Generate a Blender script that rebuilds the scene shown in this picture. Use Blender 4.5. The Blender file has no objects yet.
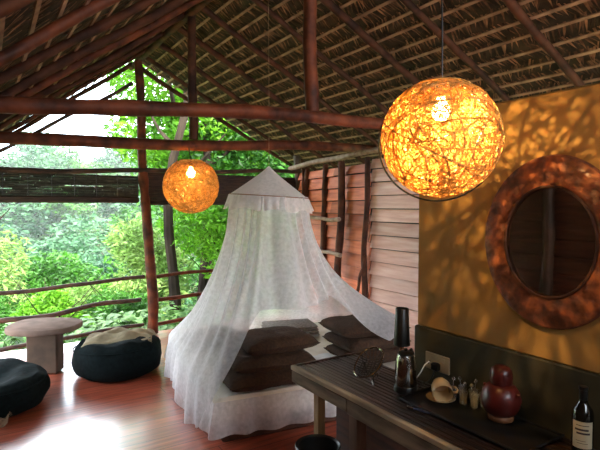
import bpy, math, random
from mathutils import Vector, Matrix, noise
PI = math.pi
R = math.radians
S = bpy.context.scene
COL = S.collection
random.seed(7)

# ---------------------------------------------------------------- camera, world, light, exposure
cam = bpy.data.cameras.new('camera')
cam.sensor_width = 36; cam.lens = 30.0; cam.clip_start = 0.02; cam.clip_end = 400
camo = bpy.data.objects.new('camera', cam); COL.objects.link(camo)
camo.location = (0, 0, 1.6)
camo.rotation_euler = (R(90 - 2.29), 0, R(-32.6))
S.camera = camo

W = bpy.data.worlds.new('sky'); S.world = W; W.use_nodes = True
wn = W.node_tree.nodes; wl = W.node_tree.links; wn.clear()
wo = wn.new('ShaderNodeOutputWorld'); wb = wn.new('ShaderNodeBackground')
wtc = wn.new('ShaderNodeTexCoord'); wno = wn.new('ShaderNodeTexNoise'); wr = wn.new('ShaderNodeValToRGB')
wno.inputs['Scale'].default_value = 2.2; wno.inputs['Detail'].default_value = 5
wr.color_ramp.elements[0].position = .35; wr.color_ramp.elements[0].color = (.66, .83, 1, 1)
wr.color_ramp.elements[1].position = .6; wr.color_ramp.elements[1].color = (.97, .99, 1, 1)
wl.new(wtc.outputs['Generated'], wno.inputs['Vector']); wl.new(wno.outputs['Fac'], wr.inputs['Fac'])
wl.new(wr.outputs['Color'], wb.inputs['Color']); wl.new(wb.outputs[0], wo.inputs[0])
wb.inputs['Strength'].default_value = 8.5

sun = bpy.data.lights.new('sun', 'SUN'); sun.energy = 13; sun.angle = R(3); sun.color = (1, .95, .8)
suno = bpy.data.objects.new('sun', sun); COL.objects.link(suno)
suno.rotation_euler = (R(38), R(-14), R(0))      # high, from behind the hut: only the garden is lit

S.view_settings.view_transform = 'Standard'; S.view_settings.look = 'None'
S.view_settings.gamma = 1; S.view_settings.use_curve_mapping = False
S.view_settings.exposure = 0.0
NEAR_LAMP_W = 42; FAR_LAMP_W = 22

# ---------------------------------------------------------------- materials
def mat(name, c1, c2=None, rough=.6, scale=6, stretch=(1, 1, 1), bump=.0, detail=6, lo=.35, hi=.65,
        metal=0, coat=0, trans=0, island=0, c3=None, spec=.5, coords='Object', ior=None):
    m = bpy.data.materials.new(name); m.use_nodes = True
    n = m.node_tree.nodes; l = m.node_tree.links
    b = n['Principled BSDF']
    b.inputs['Roughness'].default_value = rough
    b.inputs['Metallic'].default_value = metal
    b.inputs['Specular IOR Level'].default_value = spec
    if ior: b.inputs['IOR'].default_value = ior
    if coat:
        b.inputs['Coat Weight'].default_value = coat; b.inputs['Coat Roughness'].default_value = .12
    if trans: b.inputs['Transmission Weight'].default_value = trans
    if c2 is None: c2 = tuple(x * .8 for x in c1)
    tc = n.new('ShaderNodeTexCoord'); mp = n.new('ShaderNodeMapping'); ns = n.new('ShaderNodeTexNoise')
    mp.inputs['Scale'].default_value = stretch
    ns.inputs['Scale'].default_value = scale; ns.inputs['Detail'].default_value = detail
    l.new(tc.outputs[coords], mp.inputs[0]); l.new(mp.outputs[0], ns.inputs['Vector'])
    r = n.new('ShaderNodeValToRGB')
    r.color_ramp.elements[0].position = lo; r.color_ramp.elements[0].color = (*c2, 1)
    r.color_ramp.elements[1].position = hi; r.color_ramp.elements[1].color = (*c1, 1)
    if c3:
        e = r.color_ramp.elements.new((lo + hi) / 2); e.color = (*c3, 1)
    l.new(ns.outputs['Fac'], r.inputs['Fac'])
    out = r.outputs['Color']
    if island:
        g = n.new('ShaderNodeNewGeometry'); mm = n.new('ShaderNodeMapRange')
        mm.inputs['To Min'].default_value = 1 - island; mm.inputs['To Max'].default_value = 1 + island
        l.new(g.outputs['Random Per Island'], mm.inputs['Value'])
        vm = n.new('ShaderNodeVectorMath'); vm.operation = 'SCALE'
        l.new(out, vm.inputs[0]); l.new(mm.outputs[0], vm.inputs['Scale']); out = vm.outputs[0]
    l.new(out, b.inputs['Base Color'])
    if bump:
        bp = n.new('ShaderNodeBump'); bp.inputs['Strength'].default_value = bump; bp.inputs['Distance'].default_value = .02
        l.new(ns.outputs['Fac'], bp.inputs['Height']); l.new(bp.outputs[0], b.inputs['Normal'])
    return m

def leafmat(name, c1, c2, translucent=.35, scale=1.2):
    m = mat(name, c1, c2, rough=.5, scale=scale, island=.5, spec=.4)
    n = m.node_tree.nodes; l = m.node_tree.links
    b = n['Principled BSDF']; o = n['Material Output']
    t = n.new('ShaderNodeBsdfTranslucent'); x = n.new('ShaderNodeMixShader'); x.inputs[0].default_value = translucent
    src = b.inputs['Base Color'].links[0].from_socket
    l.new(src, t.inputs['Color']); l.new(b.outputs[0], x.inputs[1]); l.new(t.outputs[0], x.inputs[2])
    l.new(x.outputs[0], o.inputs[0])
    return m

def netmat(name, alpha, col=(.95, .95, .97), fine=True):
    m = bpy.data.materials.new(name); m.use_nodes = True
    n = m.node_tree.nodes; l = m.node_tree.links; n.clear()
    o = n.new('ShaderNodeOutputMaterial')
    d = n.new('ShaderNodeBsdfDiffuse'); t = n.new('ShaderNodeBsdfTranslucent'); tr = n.new('ShaderNodeBsdfTransparent')
    d.inputs['Color'].default_value = (*col, 1); t.inputs['Color'].default_value = (*col, 1)
    a = n.new('ShaderNodeMixShader'); a.inputs[0].default_value = .5
    l.new(d.outputs[0], a.inputs[1]); l.new(t.outputs[0], a.inputs[2])
    x = n.new('ShaderNodeMixShader')
    lw = n.new('ShaderNodeLayerWeight'); lw.inputs['Blend'].default_value = .35
    ns = n.new('ShaderNodeTexNoise'); ns.inputs['Scale'].default_value = 38 if fine else 9
    tc = n.new('ShaderNodeTexCoord'); l.new(tc.outputs['Object'], ns.inputs['Vector'])
    f1 = n.new('ShaderNodeMath'); f1.operation = 'MULTIPLY_ADD'; f1.inputs[1].default_value = .5; f1.inputs[2].default_value = alpha - .2
    l.new(lw.outputs['Facing'], f1.inputs[0])
    f2 = n.new('ShaderNodeMath'); f2.operation = 'MULTIPLY_ADD'; f2.inputs[1].default_value = .42
    l.new(ns.outputs['Fac'], f2.inputs[0]); l.new(f1.outputs[0], f2.inputs[2]); f2.use_clamp = True
    l.new(f2.outputs[0], x.inputs[0]); l.new(tr.outputs[0], x.inputs[1]); l.new(a.outputs[0], x.inputs[2])
    l.new(x.outputs[0], o.inputs[0])
    return m

def emis(name, col, s):
    m = bpy.data.materials.new(name); m.use_nodes = True
    b = m.node_tree.nodes['Principled BSDF']
    b.inputs['Emission Color'].default_value = (*col, 1); b.inputs['Emission Strength'].default_value = s
    return m

def floormat():
    m = bpy.data.materials.new('red polished boards'); m.use_nodes = True
    n = m.node_tree.nodes; l = m.node_tree.links; b = n['Principled BSDF']
    tc = n.new('ShaderNodeTexCoord')
    br = n.new('ShaderNodeTexBrick')
    br.inputs['Scale'].default_value = 1; br.inputs['Brick Width'].default_value = 2.6; br.inputs['Row Height'].default_value = .16
    br.inputs['Mortar Size'].default_value = .003; br.inputs['Mortar Smooth'].default_value = .3
    br.inputs['Color1'].default_value = (.62, .15, .08, 1); br.inputs['Color2'].default_value = (.46, .095, .052, 1)
    br.inputs['Mortar'].default_value = (.04, .012, .008, 1)
    l.new(tc.outputs['Object'], br.inputs['Vector'])
    mp = n.new('ShaderNodeMapping'); mp.inputs['Scale'].default_value = (1.5, 14, 1)
    ns = n.new('ShaderNodeTexNoise'); ns.inputs['Scale'].default_value = 2; ns.inputs['Detail'].default_value = 7
    l.new(tc.outputs['Object'], mp.inputs[0]); l.new(mp.outputs[0], ns.inputs['Vector'])
    mx = n.new('ShaderNodeMix'); mx.data_type = 'RGBA'; mx.blend_type = 'MULTIPLY'; mx.inputs['Factor'].default_value = .8
    r = n.new('ShaderNodeValToRGB'); r.color_ramp.elements[0].position = .3; r.color_ramp.elements[0].color = (.5, .45, .42, 1)
    r.color_ramp.elements[1].position = .7; r.color_ramp.elements[1].color = (1.35, 1.3, 1.3, 1)
    l.new(ns.outputs['Fac'], r.inputs[0]); l.new(br.outputs['Color'], mx.inputs['A']); l.new(r.outputs[0], mx.inputs['B'])
    l.new(mx.outputs['Result'], b.inputs['Base Color'])
    b.inputs['Roughness'].default_value = .33; b.inputs['Specular IOR Level'].default_value = .8
    b.inputs['Coat Weight'].default_value = 1; b.inputs['Coat Roughness'].default_value = .2; b.inputs['Coat IOR'].default_value = 2.1
    bp = n.new('ShaderNodeBump'); bp.inputs['Strength'].default_value = .25; bp.inputs['Distance'].default_value = .01
    l.new(ns.outputs['Fac'], bp.inputs['Height']); l.new(bp.outputs[0], b.inputs['Normal'])
    return m

M = {}
M['pole'] = mat('debarked red pole', (.22, .055, .020), (.055, .016, .008), rough=.6, scale=7, bump=.7, spec=.3)
M['rafter'] = mat('dark red brown rafter', (.12, .040, .018), (.035, .013, .008), rough=.7, scale=7, bump=.6, spec=.25)
M['darkpole'] = mat('dark weathered pole', (.11, .055, .035), (.030, .016, .011), rough=.6, scale=6, bump=.5)
M['palepole'] = mat('pale debarked branch', (.42, .31, .22), (.25, .15, .10), rough=.6, scale=12, bump=.4)
M['thatch'] = mat('dry palm thatch', (.30, .155, .075), (.085, .040, .019), rough=.85, scale=14, stretch=(1, 1, 1), island=.75, bump=.3)
M['thatchback'] = mat('thatch underlay', (.09, .06, .035), (.03, .02, .013), rough=.95, scale=9, bump=.5)
M['batten'] = mat('pale split batten', (.46, .29, .17), (.21, .115, .065), rough=.75, scale=9, bump=.3, island=.4)
M['plank'] = mat('red timber clapboard', (.76, .25, .11), (.38, .09, .04), rough=.6, scale=1.6, stretch=(1.5, 1.5, 16), lo=.2, hi=.8, bump=.15, island=.3, c3=(.62, .18, .08))
M['plankpale'] = mat('clapboard with painted daylight', (.90, .66, .56), (.60, .30, .22), rough=.5, scale=1.6, stretch=(1.5, 1.5, 16), lo=.2, hi=.8, bump=.15, island=.2, c3=(.76, .46, .36))  # daylight falling on this bay is painted in as a paler board colour
M['plankdark'] = mat('dark interior boarding', (.11, .036, .016), (.04, .014, .007), rough=.6, scale=3, stretch=(1, 1, 9), bump=.3, island=.2)
M['floor'] = floormat()
M['ochre'] = mat('ochre plaster', (.46, .25, .065), (.33, .175, .045), rough=.75, scale=4, bump=.12, detail=8)
M['olive'] = mat('dark olive render', (.062, .050, .022), (.035, .029, .014), rough=.75, scale=5, bump=.15, detail=8)
M['concrete'] = mat('tan cement', (.30, .24, .16), (.18, .14, .09), rough=.8, scale=7, bump=.2)
M['weathered'] = mat('weathered grey brown timber', (.27, .20, .12), (.09, .062, .038), rough=.75, scale=4, stretch=(5, 1, 5), bump=.5, detail=9)
M['slat'] = mat('dark varnished slat', (.040, .017, .010), (.012, .006, .004), rough=.42, scale=6, stretch=(6, .6, 6), bump=.2, island=.4)
M['legwood'] = mat('yellowish timber', (.42, .26, .11), (.22, .13, .05), rough=.6, scale=5, stretch=(4, 4, .6), bump=.3)
M['legdark'] = mat('brown timber', (.20, .11, .06), (.09, .05, .03), rough=.6, scale=5, stretch=(4, 4, .6), bump=.3)
M['redpaint'] = mat('dull red block', (.35, .12, .09), (.22, .07, .05), rough=.6)
M['cane'] = leafmat('golden cane', (.85, .56, .17), (.56, .32, .075), .25, 40)
M['black'] = mat('black metal', (.018, .018, .018), (.01, .01, .01), rough=.35)
M['blackplastic'] = mat('black plastic', (.012, .012, .012), (.008, .008, .008), rough=.3)
M['steel'] = mat('polished steel', (.55, .52, .48), (.48, .45, .42), rough=.13, metal=1)
M['bag'] = mat('dark teal canvas', (.007, .014, .016), (.004, .008, .009), rough=.9, scale=30, bump=.2, spec=.12)
M['throw'] = mat('olive beige cloth', (.36, .31, .20), (.24, .20, .12), rough=.9, scale=14, bump=.2)
M['stone'] = mat('pinkish grey slab', (.26, .18, .15), (.17, .12, .10), spec=.1, rough=.85, scale=8, bump=.15)
M['stoneleg'] = mat('brown grey slab', (.10, .062, .040), (.05, .032, .02), rough=.7, scale=6, bump=.3)
M['brown'] = mat('dark brown fabric', (.062, .030, .013), (.034, .016, .008), rough=.9, scale=60, bump=.3)
M['taupe'] = mat('grey taupe weave', (.36, .33, .31), (.20, .18, .165), rough=.9, scale=45, stretch=(1, 1, 3), bump=.3)
M['sheet'] = mat('cream bed sheet', (.86, .83, .74), (.76, .72, .62), rough=.85, scale=8, bump=.15)
M['net'] = netmat('white mosquito netting', .54, (.97, .97, 1))
M['net2'] = netmat('sheer white skirt', .62)
M['netcap'] = netmat('net canopy cloth', .78, (.97, .93, .92))
M['whitecloth'] = mat('bunched white netting', (.85, .90, .90), (.72, .78, .79), rough=.8, scale=12, bump=.3)
M['ringmat'] = mat('cane hoop', (.40, .19, .08), (.26, .11, .05), rough=.5)
M['mirrorframe'] = None
M['ivory'] = mat('ivory plastic', (.45, .36, .23), (.40, .32, .20), rough=.4)
M['white'] = mat('white cord', (.75, .72, .66), (.68, .65, .6), rough=.5)
M['ceramic'] = mat('cream glazed ceramic', (.78, .55, .28), (.68, .46, .22), rough=.25, coat=.6)
M['redglaze'] = mat('deep red glaze', (.13, .011, .008), (.075, .007, .005), rough=.4, coat=.35)
M['redfoot'] = mat('orange brown clay', (.33, .13, .05), (.22, .08, .03), rough=.5)
M['glass'] = mat('clear glass', (.97, .98, .98), (.93, .95, .95), rough=.04, trans=.78, ior=1.5)
M['bottle'] = mat('dark bottle glass', (.008, .010, .007), (.005, .006, .005), rough=.08, coat=1)
M['label'] = mat('cream paper label', (.62, .53, .36), (.54, .45, .30), rough=.7)
M['ink'] = mat('dark ink', (.06, .04, .035), (.05, .03, .03), rough=.7)
M['bluepen'] = mat('blue pen', (.10, .13, .24), (.06, .08, .16), rough=.3)
M['straw'] = mat('pale straw', (.36, .29, .19), (.16, .12, .07), rough=.8, scale=20)
M['blind'] = mat('dark woven blind', (.055, .050, .035), (.018, .018, .013), rough=.8, scale=12, stretch=(1, 1, 4), island=.6)
M['blindbrown'] = mat('brown rolled blind', (.060, .030, .018), (.022, .012, .008), rough=.7, scale=8, stretch=(1, 1, 6), bump=.3)
M['glow'] = emis('warm bulb', (1, .66, .26), 45)
M['bark'] = mat('tree bark', (.050, .036, .026), (.018, .013, .010), rough=.9, scale=5, stretch=(1, 1, .3), bump=.6, spec=.1)
M['ground'] = mat('garden ground', (.10, .15, .04), (.05, .07, .025), rough=.95, scale=1.2, bump=.4)
M['leafbright'] = leafmat('bright leaves', (.20, .46, .025), (.06, .22, .012), .4)
M['leafmid'] = leafmat('green leaves', (.085, .28, .028), (.03, .10, .018), .3)
M['leafyellow'] = leafmat('yellow green leaves', (.36, .50, .15), (.15, .29, .06), .4)
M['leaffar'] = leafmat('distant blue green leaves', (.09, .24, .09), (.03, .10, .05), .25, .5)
M['leafhosta'] = leafmat('broad pale leaves', (.26, .44, .13), (.04, .15, .02), .2, 7)

def frame_mat():
    m = mat('burnished red frame', (.36, .10, .028), (.07, .018, .008), rough=.65, scale=16, bump=.6, c3=(.17, .042, .016), coat=.15, detail=9)
    return m
M['mirrorframe'] = frame_mat()
mm_ = bpy.data.materials.new('mirror glass'); mm_.use_nodes = True
b_ = mm_.node_tree.nodes['Principled BSDF']; b_.inputs['Metallic'].default_value = 1; b_.inputs['Roughness'].default_value = .03
b_.inputs['Base Color'].default_value = (.6, .56, .5, 1); M['mirror'] = mm_

# ---------------------------------------------------------------- mesh helpers
class MB:
    def __init__(s): s.v = []; s.f = []
    def add(s, vs, fs):
        b = len(s.v); s.v += [tuple(p) for p in vs]; s.f += [tuple(i + b for i in f) for f in fs]; return s
    def box(s, x0, x1, y0, y1, z0, z1, T=None, bev=0):
        if bev:
            b = bev
            vs = []; fs = []
            rings = [(z0, b), (z0 + b, 0), (z1 - b, 0), (z1, b)]
            for z, i in rings:
                vs += [(x0 + i + (b if i == 0 else 0) * 1, y0 + i, z)] if False else []
                xa, xb, ya, yb = x0 + i, x1 - i, y0 + i, y1 - i
                k = b * .6
                vs += [(xa + k, ya, z), (xb - k, ya, z), (xb, ya + k, z), (xb, yb - k, z), (xb - k, yb, z), (xa + k, yb, z), (xa, yb - k, z), (xa, ya + k, z)]
            for r_ in range(3):
                for k2 in range(8):
                    a = r_ * 8 + k2; c = r_ * 8 + (k2 + 1) % 8
                    fs.append((a, c, c + 8, a + 8))
            fs.append(tuple(range(7, -1, -1))); fs.append(tuple(range(24, 32)))
        else:
            vs = [(x0, y0, z0), (x1, y0, z0), (x1, y1, z0), (x0, y1, z0), (x0, y0, z1), (x1, y0, z1), (x1, y1, z1), (x0, y1, z1)]
            fs = [(3, 2, 1, 0), (4, 5, 6, 7), (0, 1, 5, 4), (1, 2, 6, 5), (2, 3, 7, 6), (3, 0, 4, 7)]
        if T is not None: vs = [T @ Vector(p) for p in vs]
        return s.add(vs, fs)
    def tube(s, pts, rad, n=10, cap=True, closed=False, T=None):
        pts = [Vector(p) for p in pts]
        if T is not None: pts = [T @ p for p in pts]
        N = len(pts); rs = rad if isinstance(rad, (list, tuple)) else [rad] * N
        vs = []; fs = []; up = None
        for i, p in enumerate(pts):
            if closed: d = pts[(i + 1) % N] - pts[i - 1]
            else: d = pts[min(i + 1, N - 1)] - pts[max(i - 1, 0)]
            if d.length < 1e-9: d = Vector((0, 0, 1))
            d.normalize()
            if up is None:
                up = Vector((0, 0, 1)) if abs(d.z) < .9 else Vector((1, 0, 0))
            a = d.cross(up)
            if a.length < 1e-6: a = d.orthogonal()
            a.normalize(); b = a.cross(d); b.normalize(); up = b
            for k in range(n):
                t = 2 * PI * k / n
                vs.append(p + (a * math.cos(t) + b * math.sin(t)) * rs[i])
        last = N if closed else N - 1
        for i in range(last):
            j = (i + 1) % N
            for k in range(n):
                k2 = (k + 1) % n
                fs.append((i * n + k, i * n + k2, j * n + k2, j * n + k))
        if cap and not closed:
            fs.append(tuple(range(n - 1, -1, -1))); fs.append(tuple((N - 1) * n + k for k in range(n)))
        return s.add(vs, fs)
    def lathe(s, prof, n=32, T=None, cap=True):
        vs = []; fs = []
        for r, z in prof:
            for k in range(n):
                t = 2 * PI * k / n
                vs.append((r * math.cos(t), r * math.sin(t), z))
        for i in range(len(prof) - 1):
            for k in range(n):
                k2 = (k + 1) % n
                fs.append((i * n + k, i * n + k2, (i + 1) * n + k2, (i + 1) * n + k))
        if cap:
            if prof[0][0] > 1e-4: fs.append(tuple(range(n - 1, -1, -1)))
            if prof[-1][0] > 1e-4: fs.append(tuple((len(prof) - 1) * n + k for k in range(n)))
        if T is not None: vs = [T @ Vector(p) for p in vs]
        return s.add(vs, fs)
    def grid(s, fn, nu, nv, closed_u=False):
        vs = [fn(i / (nu if closed_u else nu - 1), j / (nv - 1)) for j in range(nv) for i in range(nu)]
        fs = []
        for j in range(nv - 1):
            for i in range(nu if closed_u else nu - 1):
                i2 = (i + 1) % nu
                fs.append((j * nu + i, j * nu + i2, (j + 1) * nu + i2, (j + 1) * nu + i))
        return s.add(vs, fs)
    def build(s, name, m, parent=None, smooth=True, ang=40):
        me = bpy.data.meshes.new(name); me.from_pydata(s.v, [], s.f); me.update()
        o = bpy.data.objects.new(name, me); COL.objects.link(o)
        me.materials.append(m)
        if smooth:
            me.polygons.foreach_set('use_smooth', [True] * len(me.polygons))
            me.set_sharp_from_angle(angle=R(ang))
        if parent is not None: o.parent = parent
        return o

def tag(o, label=None, cat=None, group=None, kind=None):
    if label: o['label'] = label
    if cat: o['category'] = cat
    if group: o['group'] = group
    if kind: o['kind'] = kind
    return o
def empty(name, loc, label=None, cat=None, group=None, rz=0, kind=None):
    o = bpy.data.objects.new(name, None); COL.objects.link(o); o.location = loc; o.rotation_euler = (0, 0, rz)
    o.empty_display_size = .1
    return tag(o, label, cat, group, kind)
def copy_tree(o, parent=None):
    c = o.copy(); COL.objects.link(c)
    if parent is not None: c.parent = parent
    for ch in list(o.children): copy_tree(ch, c)
    return c
def XF(loc=(0, 0, 0), rx=0, ry=0, rz=0, s=1):
    return Matrix.Translation(loc) @ Matrix.Rotation(rz, 4, 'Z') @ Matrix.Rotation(ry, 4, 'Y') @ Matrix.Rotation(rx, 4, 'X') @ Matrix.Diagonal((s, s, s, 1))
def pole_pts(p0, p1, n=14, wob=.02, seed=0, sag=0):
    p0 = Vector(p0); p1 = Vector(p1); out = []
    for i in range(n):
        t = i / (n - 1); p = p0.lerp(p1, t)
        w = Vector((noise.noise((seed * 7.1 + t * 3, 1.3, 0)), noise.noise((seed * 7.1 + t * 3, 5.7, 2)), noise.noise((seed * 7.1 + t * 3, 9.1, 4)))) * wob * 2
        p = p + w; p.z -= sag * 4 * t * (1 - t); out.append(p)
    return out
def pole_mb(p0, p1, r0, r1=None, n=14, wob=.02, seed=0, sag=0, mb=None, sides=12, knob=.12):
    r1 = r0 if r1 is None else r1
    pts = pole_pts(p0, p1, n, wob, seed, sag)
    rs = [(r0 + (r1 - r0) * i / (n - 1)) * (1 + knob * noise.noise((seed * 3.3 + i * .9, 0, 7)) * 2) for i in range(n)]
    mb = mb or MB()
    return mb.tube(pts, rs, sides)
def local(o, mb):  # shift mesh verts into the empty's local frame
    inv = (Matrix.Translation(o.location) @ Matrix.Rotation(o.rotation_euler.z, 4, 'Z')).inverted()
    mb.v = [tuple(inv @ Vector(p)) for p in mb.v]; return mb

# ---------------------------------------------------------------- the setting: floor and walls
f = MB().box(-.55, 4.3, -1.6, 6.28, -.14, 0).build('floor', M['floor']); tag(f, kind='structure')
# ochre partition with mirror, thick olive dado below
WX = 1.92
wm = MB(); wm.box(WX, WX + .14, -1.6, 1.86, .97, 2.05, bev=.008)
wr_ = wm.build('wall_right', M['ochre']); tag(wr_, kind='structure')
d = MB(); d.box(WX - .006, WX + .148, -1.6, 1.875, .001, .97, bev=.006)
dd = d.build('wall_dado', M['olive'], wr_)
wn_ = MB()
for i in range(14): wn_.box(-.5, 1.9, -1.6, -1.57 - .004 * (i % 2), i * .145, i * .145 + .143)
w = wn_.build('wall_back', M['plankdark']); tag(w, kind='structure')
wl_ = MB()
for i in range(13): wl_.box(-.37 - .004 * (i % 2), -.34, -1.55, 4.15, .001 + i * .145, i * .145 + .141)
wl_.box(-.385, -.372, -1.55, 4.15, .001, 1.885)
w = wl_.build('wall_left', M['plankdark']); tag(w, kind='structure')
for y in (.9, 2.46, 4.1):
    pole_mb((-.27, y, 0), (-.29, y, 1.92), .05, .045, seed=y, wob=.012).build('wall_post', M['darkpole'], w)
# clapboard walls: one splayed bay, one parallel bay
def clapwall(name, A, B, z1, pitch, m, stud_side=-1):
    A = Vector((*A, 0)); B = Vector((*B, 0)); d = (B - A); L = d.length; d.normalize(); nrm = Vector((-d.y, d.x, 0))
    mb = MB(); z = .1; k = 0
    while z < z1:
        h = min(pitch, z1 - z); sx = random.uniform(-.006, .006)
        segs = [0, L]
        if L > 1.2: segs = [0, L * random.uniform(.35, .65), L]
        for a, b in zip(segs, segs[1:]):
            j = random.uniform(-.004, .004)
            vs = []
            for t in (a + .002, b - .002):
                p = A + d * t
                # lapped: bottom edge leans into the room, top edge leans back
                for off, zz in ((.034, z + .004 + j), (.014, z + .004 + j), (-.016, z + h - .006), (.004, z + h - .006)):
                    q = p + nrm * (off + sx); vs.append((q.x, q.y, zz))
            mb.add(vs, [(0, 1, 2, 3), (7, 6, 5, 4), (0, 4, 5, 1), (1, 5, 6, 2), (2, 6, 7, 3), (3, 7, 4, 0)])
        z += pitch; k += 1
    o = mb.build(name, m, smooth=False); tag(o, kind='structure')
    bk_ = MB(); p, q = A - nrm * .03, B - nrm * .03; p2, q2 = A - nrm * .05, B - nrm * .05
    bk_.add([(p.x, p.y, .02), (q.x, q.y, .02), (q.x, q.y, z1), (p.x, p.y, z1), (p2.x, p2.y, .02), (q2.x, q2.y, .02), (q2.x, q2.y, z1), (p2.x, p2.y, z1)],
            [(0, 1, 2, 3), (7, 6, 5, 4), (0, 4, 5, 1), (3, 2, 6, 7), (0, 3, 7, 4), (1, 5, 6, 2)])
    bk_.build('wall_seam_shade', M['black'], o, False)  # black sheet added behind the boards so the gaps read as shadow lines
    return o, A, d, nrm
# room side normal: wall runs from far corner to near, room is on the -X side
wA, A0, dA, nA = clapwall('wall_side', (3.66, 4.25), (3.94, 6.16), 2.07, .155, M['plank'])
wB, B0, dB, nB = clapwall('wall_front', (3.67, -1.6), (3.67, 4.25), 2.11, .146, M['plankpale'])
wC = MB().box(3.2, 3.66, 3.3, 4.1, .0, .12, bev=.01).build('trim_1', M['concrete']); tag(wC, kind='structure')
for (fx, fy, rr, sd) in ((3.835, 5.86, .045, 1), (3.74, 5.3, .045, 2), (3.60, 4.78, .05, 3), (3.58, 4.27, .035, 4)):
    pole_mb((fx - .015, fy, 0), (fx + .03, fy, 2.12), rr, rr * .85, seed=sd, wob=.018).build('wall_post', M['rafter'], wA)
pole_mb((3.75, 5.75, 1.6), (3.86, 5.95, 2.12), .022, .02, seed=8).build('brace', M['rafter'], wA)
pole_mb((3.55, 4.40, .55), (3.56, 4.22, 1.05), .018, .016, seed=9).build('brace', M['rafter'], wA)
pp = pole_mb((3.78, 6.2, 2.13), (3.50, 3.3, 2.19), .034, .03, seed=21, wob=.015, sag=-.02).build('wall_plate', M['palepole'])
tag(pp, 'pale silvery log lying along the top of the red clapboard wall', 'log')
for z, sd in ((1.44, 31), (1.03, 32)):
    o = pole_mb((3.69, 5.75, z), (3.50, 4.62, z - .01), .02, .026, seed=sd, wob=.015).build('clothes_pole', M['palepole'])
    tag(o, ('upper' if z > 1.2 else 'lower') + ' pale branch pole fixed across the posts of the red clapboard wall', 'pole', 'branch poles on the clapboard wall')

# ---------------------------------------------------------------- roof
XR, ZR = 1.78, 3.48
def zl(x): return ZR - .735 * (XR - x)
def zr(x): return ZR - .52 * (x - XR)
roof = empty('ceiling', (XR, 2, ZR), kind='structure')
def rp(mb, name, m, smooth=True): return local(roof, mb).build(name, m, roof, smooth)
Y0, Y1 = -1.8, 7.0
cv = MB()
cv.add([(XR, Y0, ZR + .12), (XR, Y1, ZR + .12), (-.75, Y1, zl(-.75) + .12), (-.75, Y0, zl(-.75) + .12),
        (XR, Y0, ZR + .2), (XR, Y1, ZR + .2), (-.75, Y1, zl(-.75) + .19), (-.75, Y0, zl(-.75) + .19)],
       [(0, 3, 2, 1), (4, 5, 6, 7), (0, 1, 5, 4), (1, 2, 6, 5), (2, 3, 7, 6), (3, 0, 4, 7)])
cv.add([(XR, Y0, ZR + .12), (XR, Y1, ZR + .12), (4.75, Y1, zr(4.75) + .12), (4.75, Y0, zr(4.75) + .12),
        (XR, Y0, ZR + .2), (XR, Y1, ZR + .2), (4.75, Y1, zr(4.75) + .19), (4.75, Y0, zr(4.75) + .19)],
       [(1, 2, 3, 0), (7, 6, 5, 4), (4, 5, 1, 0), (5, 6, 2, 1), (6, 7, 3, 2), (7, 4, 0, 3)])
rp(cv, 'thatch_underlay', M['thatchback'], False)
def thatch(side):
    mb = MB(); bt = []
    if side < 0: x0, x1, zf, sl = XR, -.72, zl, .735
    else: x0, x1, zf, sl = XR, 4.7, zr, .52
    dirx = -1 if side < 0 else 1
    dn = Vector((dirx, 0, -sl)).normalized()           # down slope
    nm = Vector((-dirx * sl, 0, -1)).normalized()      # below the roof (into the room)
    if nm.z > 0: nm = -nm
    L = abs(x1 - x0) / abs(dn.x); nrow = int(L / .145)
    for r_ in range(nrow):
        s0 = r_ * .145 + .03
        y = Y0
        while y < Y1:
            base = Vector((x0, y, ZR)) + dn * (s0 + random.uniform(-.02, .02)) - nm * random.uniform(.085, .105)
            w = random.uniform(.009, .022); ln = random.uniform(.10, .17)
            lean = random.uniform(-.35, .35) + (.35 if r_ % 2 else -.35)
            dv = (dn + Vector((0, lean, 0))).normalized()
            sag = nm * random.uniform(0, .03)
            ax = Vector((0, 1, 0)) * w
            tip = base + dv * ln + sag
            mid = base + dv * ln * .5 + sag * .2 + nm * .006
            mb.add([base - ax / 2, base + ax / 2, mid + ax / 2, tip + ax * .1, mid - ax / 2], [(0, 1, 2, 3, 4)])
            y += random.uniform(.014, .032)
        # split batten under every row
        p0 = Vector((x0, Y0, ZR)) + dn * s0 - nm * .05; p1 = Vector((x0, Y1, ZR)) + dn * s0 - nm * .05
        bt.append((p0, p1))
    o = rp(mb, 'thatch', M['thatch'], False); o['kind'] = 'stuff'
    for i, (p0, p1) in enumerate(bt):
        b = MB(); pts = pole_pts(p0, p1, 22, .012, seed=i + side * 50)
        hw = dn * .012; hn = nm * .004
        vs = []; fs = []
        for p in pts:
            vs += [p - hw - hn, p + hw - hn, p + hw + hn, p - hw + hn]
        for k in range(len(pts) - 1):
            for q in range(4):
                q2 = (q + 1) % 4; fs.append((k * 4 + q, k * 4 + q2, (k + 1) * 4 + q2, (k + 1) * 4 + q))
        b.add(vs, fs); rp(b, 'batten', M['batten'], False)
thatch(-1); thatch(1)
for i, y in enumerate((.2, .82, 1.43, 2.05, 2.68, 3.3, 3.92, 4.6, 5.25, 5.9, 6.5, 6.93)):
    rr = random.uniform(.026, .036)
    rp(pole_mb((XR + .03, y, ZR + .01), (4.6, y - .05, zr(4.6) + .02), rr, rr * .8, n=18, seed=i + 60, wob=.018), 'rafter', M['rafter'])
for i, y in enumerate((.6, 1.3, 2.0, 2.62, 3.2, 3.75, 4.3, 4.85, 5.5, 6.2, 6.9)):
    rr = random.uniform(.024, .034)
    rp(pole_mb((XR - .03, y, ZR + .01), (-.7, y - .06, zl(-.7) + .02), rr, rr * .8, n=16, seed=i + 90, wob=.018), 'rafter', M['pole'] if i in (6, 3) else M['rafter'])
rp(pole_mb((XR, Y0, ZR - .02), (XR, 6.98, ZR - .02), .04, .035, n=24, seed=5, wob=.015), 'ridge_pole', M['rafter'])
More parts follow.
